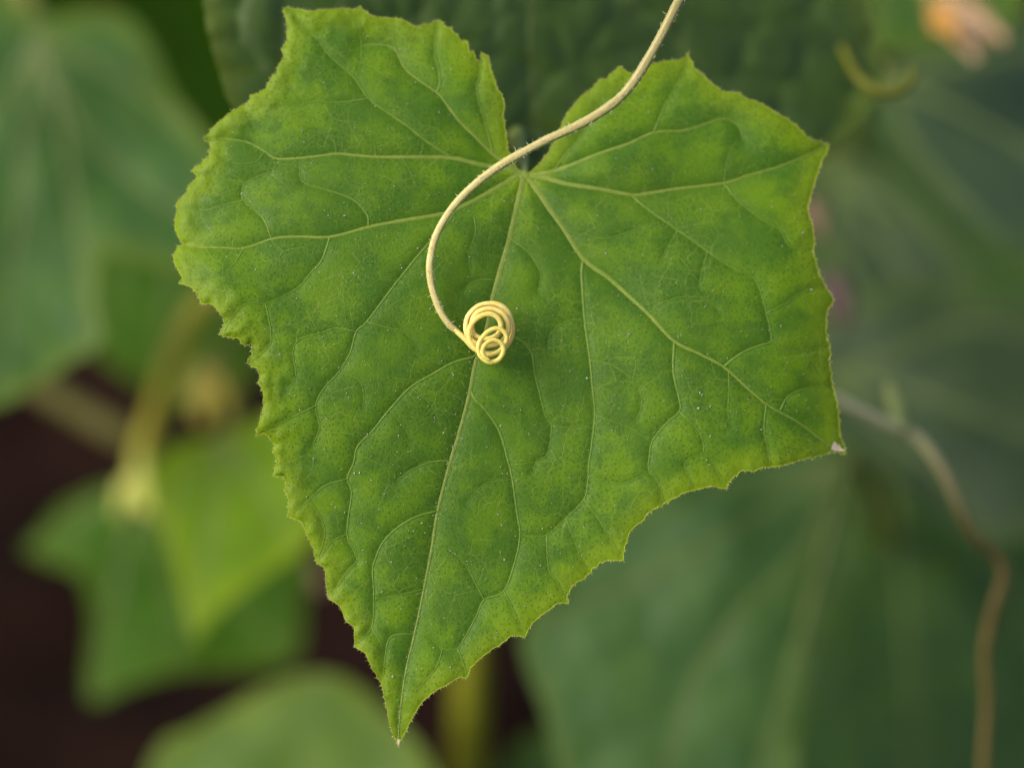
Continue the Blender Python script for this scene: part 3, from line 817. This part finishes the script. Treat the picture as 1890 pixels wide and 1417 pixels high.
# ---------------------------------------------------------------- the blurred plants behind
def bg_leaf(name, label, outline, junction, ribs, depth, mat, stalk=None, spacing=13.0, group=None, pillow=(0, 70), curl=14.0,
            teeth=5.0, sec=True, groove=14.0, seed=50, stalk_r=16, stalk_mat=None, vein_r=7.0, fold=None):
    """outline and ribs in photograph pixels; depth = (metres at junction, metres per 1000 px in x, in y)"""
    poly = catmull(outline, spacing * 0.9, closed=True)
    n = len(poly)
    i = np.arange(n)
    cen = poly.mean(0)
    rad = poly - cen; rad /= np.maximum(np.linalg.norm(rad, axis=1), 1e-6)[:, None]
    poly = poly + rad * (((i * 0.37 + seed) % 1.0 - 0.5) * teeth)[:, None]
    loop = np.vstack([poly, poly[:1]])
    jx, jy = junction
    prim = [catmull([junction] + r, 14.0) for r in ribs]
    secs = []
    if sec:
        for L in prim:
            m = len(L)
            for s, k in enumerate(range(max(4, m // 7), m - 3, max(4, m // 6))):
                t = L[min(k + 1, m - 1)] - L[k - 1]; t /= np.linalg.norm(t)
                for sg in (-1, 1):
                    dirv = t * 0.72 + sg * np.array([-t[1], t[0]]) * 0.75
                    ln = 0.42 * (m - k) * 14.0 + 30
                    q = L[k] + dirv * ln * np.linspace(0, 1, 7)[:, None] + t * (np.linspace(0, 1, 7)[:, None] ** 2) * ln * 0.25
                    secs.append(q)
    if pillow[0]:
        lo, hi = poly.min(0), poly.max(0)
        cells = np.random.default_rng(seed).uniform(lo - 80, hi + 80, (int((hi[0] - lo[0] + 160) * (hi[1] - lo[1] + 160) / pillow[1] ** 2), 2))
    d0, gx, gy = depth
    def dep(x, y, full=False):
        x = np.asarray(x, float); y = np.asarray(y, float)
        P = np.column_stack([x, y])
        a = seg_dist(P, prim)
        b = seg_dist(P, secs) if secs else np.full(len(P), 1e9)
        d = d0 + (gx * (x - jx) + gy * (y - jy)) / 1000.0
        o = 0.55 * groove * np.exp(-a / 45.0) + 0.3 * groove * np.exp(-b / 26.0)
        o = o + curl * vnoise(x, y, 260.0, seed) + curl * 0.45 * vnoise(x, y, 110.0, seed + 1)
        if fold is not None:
            fx, fw, fa = fold
            o = o + fa * np.tanh((x - fx) / fw)
        if pillow[0]:
            f1 = np.full(len(P), 1e9); f2 = np.full(len(P), 1e9)
            for c in cells:
                q = np.hypot(x - c[0], y - c[1])
                f2 = np.minimum(f2, np.maximum(f1, q)); f1 = np.minimum(f1, q)
            q = np.clip((f2 - f1) / (pillow[1] * 0.75), 0, 1); o = o - pillow[0] * (1 - (1 - q) ** 2)
        r = d + o * U_PX
        if full:
            return r, np.minimum(a, b + 8)
        return r
    base = W(np.array(float(jx)), np.array(float(jy)), dep([jx], [jy])[0])
    root = thing(name, base, label, 'leaf', group)
    V, F = build_blade(poly, None, spacing, extra=prim)
    d, vd = dep(V[:, 0], V[:, 1], True)
    blade = mesh_obj('blade', W(V[:, 0], V[:, 1], d), F, mat, root, base)
    de = seg_dist(V, [loop])
    set_attr(blade, 'vein_dist', vd / 100.0); set_attr(blade, 'edge_dist', de / 100.0)
    set_attr(blade, 'surface', np.column_stack([V / 100.0 + seed, np.zeros(len(V))]), 'FLOAT_VECTOR')
    for k, L in enumerate(prim):
        T = np.gradient(L, axis=0); T /= np.linalg.norm(T, axis=1)[:, None]; N = np.column_stack([-T[:, 1], T[:, 0]])
        ok = inside(L, poly); ok[0] = True
        L, N = L[ok], N[ok]
        if len(L) < 3:
            continue
        R = np.linspace(vein_r, vein_r * 0.25, len(L))
        us = np.array([-1.1, -0.5, 0.5, 1.1])
        q = (L[:, None] + R[:, None, None] * us[None, :, None] * N[:, None]).reshape(-1, 2)
        dd = dep(q[:, 0], q[:, 1]) - (np.repeat(R, 4) * np.tile([-.1, 0.5, 0.5, -.1], len(L)) + np.tile([-.8, 1, 1, -.8], len(L))) * U_PX
        VF = [(a * 4 + b, a * 4 + b + 1, a * 4 + b + 5, a * 4 + b + 4) for a in range(len(L) - 1) for b in range(3)]
        mesh_obj('midrib' if k == 0 else 'vein', W(q[:, 0], q[:, 1], dd), VF, M_VEIN_BG, root, base)
    if stalk:
        S = catmull([(jx, jy, float(dep([jx], [jy])[0]) + 0.0012)] + stalk, 12)
        TV, TF, _ = tube_geo(W(S[:, 0], S[:, 1], S[:, 2]), np.linspace(stalk_r, stalk_r * 1.25, len(S)) * U_PX * S[:, 2] / FOCUS, 10)
        mesh_obj('petiole', TV, TF, stalk_mat or M_STEM, root, base)
    return root

def tube_thing(name, label, cat, pts, radii, mat, group=None, step=9):
    S = catmull(pts, step)
    R = np.interp(np.linspace(0, 1, len(S)), np.linspace(0, 1, len(radii)), radii)
    P = W(S[:, 0], S[:, 1], S[:, 2])
    V, F, _ = tube_geo(P, R * U_PX * S[:, 2] / FOCUS, 12)
    o = mesh_obj(name, V, F, mat, None, P[0])
    o.location = P[0]
    tag(o, label, cat, group)
    return o

# large quilted leaf right behind the top of the main leaf
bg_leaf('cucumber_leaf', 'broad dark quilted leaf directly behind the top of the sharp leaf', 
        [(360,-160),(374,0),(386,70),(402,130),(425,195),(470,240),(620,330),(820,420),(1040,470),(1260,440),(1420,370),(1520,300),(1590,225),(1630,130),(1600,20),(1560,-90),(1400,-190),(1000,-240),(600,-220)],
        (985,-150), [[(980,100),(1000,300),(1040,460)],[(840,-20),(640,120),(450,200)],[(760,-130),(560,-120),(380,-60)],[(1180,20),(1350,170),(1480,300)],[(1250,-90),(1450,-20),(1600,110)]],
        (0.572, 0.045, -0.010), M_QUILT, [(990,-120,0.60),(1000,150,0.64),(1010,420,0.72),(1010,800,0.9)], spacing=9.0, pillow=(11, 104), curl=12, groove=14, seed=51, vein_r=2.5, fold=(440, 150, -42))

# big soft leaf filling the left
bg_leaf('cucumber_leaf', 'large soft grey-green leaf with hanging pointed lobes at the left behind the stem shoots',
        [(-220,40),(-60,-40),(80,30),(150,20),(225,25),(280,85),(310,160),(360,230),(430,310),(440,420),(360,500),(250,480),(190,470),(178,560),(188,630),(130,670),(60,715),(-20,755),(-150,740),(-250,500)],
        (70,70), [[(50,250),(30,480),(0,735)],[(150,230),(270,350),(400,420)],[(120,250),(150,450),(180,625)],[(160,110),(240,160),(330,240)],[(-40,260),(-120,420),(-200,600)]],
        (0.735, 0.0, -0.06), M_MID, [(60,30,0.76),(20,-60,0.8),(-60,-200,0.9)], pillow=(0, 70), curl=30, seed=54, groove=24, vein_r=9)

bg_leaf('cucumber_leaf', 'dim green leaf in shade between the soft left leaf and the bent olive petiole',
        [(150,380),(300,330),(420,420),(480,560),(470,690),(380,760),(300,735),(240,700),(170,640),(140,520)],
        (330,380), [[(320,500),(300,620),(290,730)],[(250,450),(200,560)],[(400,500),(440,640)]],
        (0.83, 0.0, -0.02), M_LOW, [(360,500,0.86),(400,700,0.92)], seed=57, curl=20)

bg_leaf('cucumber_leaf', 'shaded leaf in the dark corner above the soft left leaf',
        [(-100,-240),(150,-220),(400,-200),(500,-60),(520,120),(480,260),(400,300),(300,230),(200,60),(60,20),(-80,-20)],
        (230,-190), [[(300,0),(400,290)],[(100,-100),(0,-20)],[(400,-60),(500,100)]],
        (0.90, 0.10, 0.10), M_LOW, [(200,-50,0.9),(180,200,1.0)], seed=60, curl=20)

# lower-left young leaves
bg_leaf('cucumber_leaf', 'blurred green leaf hanging from the bent olive petiole over bare soil',
        [(265,885),(200,895),(120,930),(70,985),(45,1015),(95,1040),(150,1065),(170,1150),(160,1240),(172,1295),(250,1262),(340,1240),(450,1236),(545,1215),(560,1120),(575,1000),(500,900),(380,870)],
        (268,905), [[(230,1020),(200,1150),(175,1280)],[(180,930),(110,980),(60,1012)],[(340,1000),(430,1120),(535,1205)],[(300,1010),(320,1130),(330,1230)]],
        (0.80, 0.0, -0.02), M_LOW, [(262,850,0.785),(285,770,0.765),(320,660,0.745),(370,565,0.735),(450,510,0.735),(560,520,0.76),(640,700,0.83),(660,900,0.95)], seed=63, curl=30, stalk_r=19, stalk_mat=M_PET_BENT, vein_r=8, groove=22)

bg_leaf('cucumber_leaf', 'bright yellow-green young leaf with pointed tip in front of the leaf over soil',
        [(285,860),(330,820),(420,800),(520,760),(600,800),(610,930),(570,1000),(500,1055),(430,1105),(385,1150),(357,1180),(343,1130),(325,1050),(300,970),(275,920)],
        (420,810), [[(400,930),(375,1060),(358,1172)],[(480,900),(540,1000)],[(350,880),(310,950)]],
        (0.735, -0.04, -0.04), M_YOUNG, [(440,780,0.76),(520,800,0.80),(600,950,0.92)], seed=66, curl=16, vein_r=6)

bg_leaf('cucumber_leaf', 'pale green leaf rising from the bottom over soil below the pointed leaf tip',
        [(275,1460),(300,1370),(350,1345),(450,1290),(540,1248),(620,1245),(690,1290),(750,1350),(800,1420),(830,1540),(650,1640),(400,1620)],
        (560,1560), [[(560,1440),(570,1340),(590,1255)],[(460,1470),(370,1390)],[(660,1470),(740,1390)]],
        (0.73, -0.02, -0.03), M_PALE, [(600,1620,0.76),(620,1800,0.85)], seed=69, curl=22, vein_r=8)

tube_thing('vine_stem', 'thick yellow-olive vine stem standing below the lower edge of the sharp leaf', 'stem',
           [(868,1700,0.80),(866,1417,0.775),(868,1250,0.76),(880,1100,0.75),(900,900,0.75)], [37, 36, 35, 33, 30], M_STEM_YEL)
tube_thing('vine_stem', 'dull brown-olive stem lying behind the bent petiole at the left', 'stem',
           [(-60,630,0.80),(60,705,0.80),(150,760,0.80),(250,812,0.80),(360,850,0.81),(520,880,0.83)], [25, 25, 26, 26], M_BROWN_OLIVE)

# lower right: two big leaves
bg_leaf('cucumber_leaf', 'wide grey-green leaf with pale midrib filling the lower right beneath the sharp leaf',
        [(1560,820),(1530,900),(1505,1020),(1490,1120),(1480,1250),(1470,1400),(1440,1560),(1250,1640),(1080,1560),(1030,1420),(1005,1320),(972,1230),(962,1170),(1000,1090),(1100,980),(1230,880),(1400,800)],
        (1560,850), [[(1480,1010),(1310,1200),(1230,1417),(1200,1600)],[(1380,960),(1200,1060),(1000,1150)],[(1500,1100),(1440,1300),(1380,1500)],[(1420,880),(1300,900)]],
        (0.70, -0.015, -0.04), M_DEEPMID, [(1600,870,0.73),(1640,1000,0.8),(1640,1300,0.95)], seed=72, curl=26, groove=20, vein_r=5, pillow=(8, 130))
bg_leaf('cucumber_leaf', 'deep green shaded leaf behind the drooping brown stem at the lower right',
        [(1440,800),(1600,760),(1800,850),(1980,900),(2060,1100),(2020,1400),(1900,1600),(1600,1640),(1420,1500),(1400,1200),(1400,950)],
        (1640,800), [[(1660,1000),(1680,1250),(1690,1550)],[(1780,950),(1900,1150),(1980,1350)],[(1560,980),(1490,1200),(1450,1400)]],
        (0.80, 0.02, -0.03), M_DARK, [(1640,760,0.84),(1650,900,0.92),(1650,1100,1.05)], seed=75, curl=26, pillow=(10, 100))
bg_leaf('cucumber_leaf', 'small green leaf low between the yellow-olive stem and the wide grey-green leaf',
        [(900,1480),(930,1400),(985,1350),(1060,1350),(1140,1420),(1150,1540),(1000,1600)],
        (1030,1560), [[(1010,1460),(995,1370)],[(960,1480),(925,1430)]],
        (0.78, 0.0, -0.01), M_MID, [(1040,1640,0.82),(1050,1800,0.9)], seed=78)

# right: leaves in the shade
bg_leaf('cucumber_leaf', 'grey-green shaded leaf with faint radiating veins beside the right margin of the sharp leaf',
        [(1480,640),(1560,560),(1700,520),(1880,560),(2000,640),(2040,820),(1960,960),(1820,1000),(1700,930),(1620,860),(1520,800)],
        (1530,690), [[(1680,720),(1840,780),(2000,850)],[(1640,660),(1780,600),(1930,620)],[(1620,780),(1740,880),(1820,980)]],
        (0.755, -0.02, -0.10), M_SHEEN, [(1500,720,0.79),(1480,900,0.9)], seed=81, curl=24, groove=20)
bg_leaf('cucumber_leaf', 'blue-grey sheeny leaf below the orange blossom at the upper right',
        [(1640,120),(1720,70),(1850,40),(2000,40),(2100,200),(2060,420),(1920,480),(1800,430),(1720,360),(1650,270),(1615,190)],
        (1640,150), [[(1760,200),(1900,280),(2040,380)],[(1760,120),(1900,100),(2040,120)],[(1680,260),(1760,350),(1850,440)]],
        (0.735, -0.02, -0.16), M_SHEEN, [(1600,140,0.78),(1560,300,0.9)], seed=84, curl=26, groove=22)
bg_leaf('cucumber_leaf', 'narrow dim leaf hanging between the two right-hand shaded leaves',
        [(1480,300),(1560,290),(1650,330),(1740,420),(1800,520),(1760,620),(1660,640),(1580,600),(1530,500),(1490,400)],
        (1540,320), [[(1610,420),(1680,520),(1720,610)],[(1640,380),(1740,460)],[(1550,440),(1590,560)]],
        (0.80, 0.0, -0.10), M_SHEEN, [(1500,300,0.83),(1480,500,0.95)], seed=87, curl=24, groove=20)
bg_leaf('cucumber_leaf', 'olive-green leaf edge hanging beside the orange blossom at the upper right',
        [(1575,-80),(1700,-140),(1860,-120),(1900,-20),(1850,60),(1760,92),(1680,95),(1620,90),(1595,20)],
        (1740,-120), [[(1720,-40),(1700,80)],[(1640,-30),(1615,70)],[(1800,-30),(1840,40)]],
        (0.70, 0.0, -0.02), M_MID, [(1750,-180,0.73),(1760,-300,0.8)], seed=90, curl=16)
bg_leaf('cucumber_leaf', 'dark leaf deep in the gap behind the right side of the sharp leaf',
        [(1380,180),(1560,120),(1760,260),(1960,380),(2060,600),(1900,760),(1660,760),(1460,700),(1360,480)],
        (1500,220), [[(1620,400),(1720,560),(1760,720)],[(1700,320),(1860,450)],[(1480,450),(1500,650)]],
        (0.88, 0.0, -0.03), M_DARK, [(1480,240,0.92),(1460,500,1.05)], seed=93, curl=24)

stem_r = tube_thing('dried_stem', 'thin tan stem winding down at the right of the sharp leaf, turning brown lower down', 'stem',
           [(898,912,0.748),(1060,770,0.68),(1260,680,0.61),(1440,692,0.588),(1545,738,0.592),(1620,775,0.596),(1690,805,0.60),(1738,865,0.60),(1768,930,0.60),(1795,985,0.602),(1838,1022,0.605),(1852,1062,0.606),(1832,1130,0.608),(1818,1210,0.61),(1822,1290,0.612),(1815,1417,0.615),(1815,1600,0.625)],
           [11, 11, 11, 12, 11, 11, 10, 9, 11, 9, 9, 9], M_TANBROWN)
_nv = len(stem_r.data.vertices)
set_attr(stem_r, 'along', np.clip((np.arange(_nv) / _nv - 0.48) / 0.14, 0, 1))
tube_thing('stem_bud', 'short pale yellow-green bud standing on the brown drooping stem', 'bud',
           [(1668,798,0.599),(1660,770,0.60),(1648,735,0.602),(1640,705,0.604)], [15, 17, 16, 8], M_PETIOLE)
tube_thing('tendril', 'small blurred olive hook-shaped tendril below the orange blossom', 'tendril',
           [(1540,60,0.595),(1565,110,0.59),(1585,145,0.585),(1612,165,0.583),(1640,173,0.583),(1668,165,0.584),(1684,146,0.586),(1686,126,0.588)], [6, 8, 9, 10, 10, 9, 6], M_HOOK)

# blossoms and small bits
def petal_geo(p0, p1, width, d, bend, cup, seed, n=9, m=6, twist=0.3):
    p0 = np.array(p0, float); p1 = np.array(p1, float)
    ax = p1 - p0; nn = np.array([-ax[1], ax[0]]); nn /= np.linalg.norm(nn)
    q = []; dd = []
    for i, s in enumerate(np.linspace(0, 1, n)):
        w = width * (0.30 + 0.9 * math.sin(math.pi * min(1, s * 0.86 + 0.1)))
        for u in np.linspace(-1, 1, m):
            c = p0 + ax * s + nn * (bend * math.sin(math.pi * s) + u * w * math.cos(twist * s * 3))
            c = c + 6 * np.array([vnoise(c[0], c[1], 24, seed), vnoise(c[0], c[1], 24, seed + 1)])
            q.append(c); dd.append(d + (cup * u * u + u * w * math.sin(twist * s * 3) - 30 * s + 10 * vnoise(c[0], c[1], 20, seed + 2)) * U_PX)
    q = np.array(q)
    F = [(i * m + j, i * m + j + 1, (i + 1) * m + j + 1, (i + 1) * m + j) for i in range(n - 1) for j in range(m - 1)]
    return W(q[:, 0], q[:, 1], np.array(dd)), F

def blossom(name, label, base_px, d, petals, calyx_to, mats, cal_mat):
    b = W(np.array(base_px[0]), np.array(base_px[1]), np.array(d))
    root = thing(name, b, label, 'flower')
    for k, (tip, w, bend, tw, mi, dz) in enumerate(petals):
        V, F = petal_geo(base_px, tip, w, d + dz, bend, 22, 40 + 3 * k, twist=tw)
        mesh_obj('petal', V, F, mats[mi], root, b)
    S = catmull([(base_px[0], base_px[1], d + 0.002)] + calyx_to, 8)
    V, F, _ = tube_geo(W(S[:, 0], S[:, 1], S[:, 2]), np.linspace(15, 9, len(S)) * U_PX * d / FOCUS, 10)
    mesh_obj('calyx', V, F, cal_mat, root, b)

blossom('wilted_blossom', 'wilted orange and peach cucumber blossom hanging at the upper right', (1722, 2), 0.675,
        [((1778,88),17,-4,0.35,0,-0.006),((1800,108),24,-6,-0.3,1,-0.003),((1852,78),24,-8,0.25,1,-0.004),((1832,40),20,-10,0.45,2,0.003),((1758,84),13,6,-0.4,0,0.004),((1822,96),18,-2,0.5,1,-0.006)],
        [(1700,-30,0.685),(1680,-80,0.70)], [M_ORANGE, M_PEACH, M_YELLOW], M_STEM)
M_OLIVE_PETAL = flesh_material('petal_olive_yellow', (0.30, 0.28, 0.03), (0.36, 0.30, 0.04), 0.5, 120)
blossom('small_blossom', 'small dull yellow-orange blossom behind the left margin of the sharp leaf', (388, 680), 0.79,
        [((380,790),20,5,0.3,0,0.0),((425,775),20,-5,0.3,0,-0.003),((350,745),16,4,-0.3,1,0.003),((430,720),18,0,0.4,1,0.004),((360,700),16,0,0.4,1,0.004)],
        [(400,650,0.80),(440,600,0.83)], [M_YELLOW, M_OLIVE_PETAL], M_STEM)

def fleck(name, label, cat, p0, p1, w, d, mat, seed):
    V, F = petal_geo(p0, p1, w, d, 4, 20, seed, twist=0.35)
    c = V.mean(0)
    o = mesh_obj(name, V, F, mat, None, c)
    o.location = c
    md = o.modifiers.new('thickness', 'SOLIDIFY'); md.thickness = 0.0012
    tag(o, label, cat)
fleck('dry_petal', 'tan shrivelled petal showing past the upper right margin of the sharp leaf', 'petal', (1500, 360), (1518, 445), 20, 0.70, M_TAN, 140)
fleck('pink_petal', 'dusky pink fallen petal beside the right tooth of the sharp leaf', 'petal', (1540, 505), (1562, 610), 30, 0.70, M_PINK, 143)
fleck('dry_petal', 'pale beige shrivelled petal above the grey-green veined leaf at far right', 'petal', (1880, 360), (1900, 455), 26, 0.74, M_TAN, 146)
fleck('soil_crumb', 'pinkish tan crumb on the dark soil by the lower left margin', 'crumb', (584, 1040), (600, 1085), 18, 0.79, M_TAN, 149)

# pale shoot tip where the bent petiole meets its leaf
def shoot_tip():
    d = 0.772
    b = W(np.array(262.0), np.array(850.0), np.array(d))
    root = thing('shoot_tip', b, 'pale yellow young shoot tip at the lower end of the bent olive petiole', 'shoot')
    for k, (p0, p1, w, bend, tw, dz) in enumerate((((268, 852), (262, 940), 22, 3, 0.1, 0.0), ((275, 850), (305, 930), 17, -4, 0.2, 0.003),
                                                ((258, 870), (222, 955), 16, 5, -0.2, 0.002), ((270, 880), (285, 955), 16, 0, 0.2, -0.003))):
        V, F = petal_geo(p0, p1, w, d + dz, bend, 26, 160 + 3 * k, twist=tw)
        mesh_obj('leaflet', V, F, M_SHOOT, root, b)
    S = catmull([(266, 846, d + 0.002), (264, 880, d), (262, 910, d - 0.001)], 6)
    V, F, _ = tube_geo(W(S[:, 0], S[:, 1], S[:, 2]), np.linspace(24, 14, len(S)) * U_PX * d / FOCUS, 10)
    mesh_obj('core', V, F, M_SHOOT, root, b)
M_SHOOT = flesh_material('shoot_pale_yellow', (0.42, 0.42, 0.07), (0.36, 0.40, 0.05), 0.5, 120)
shoot_tip()
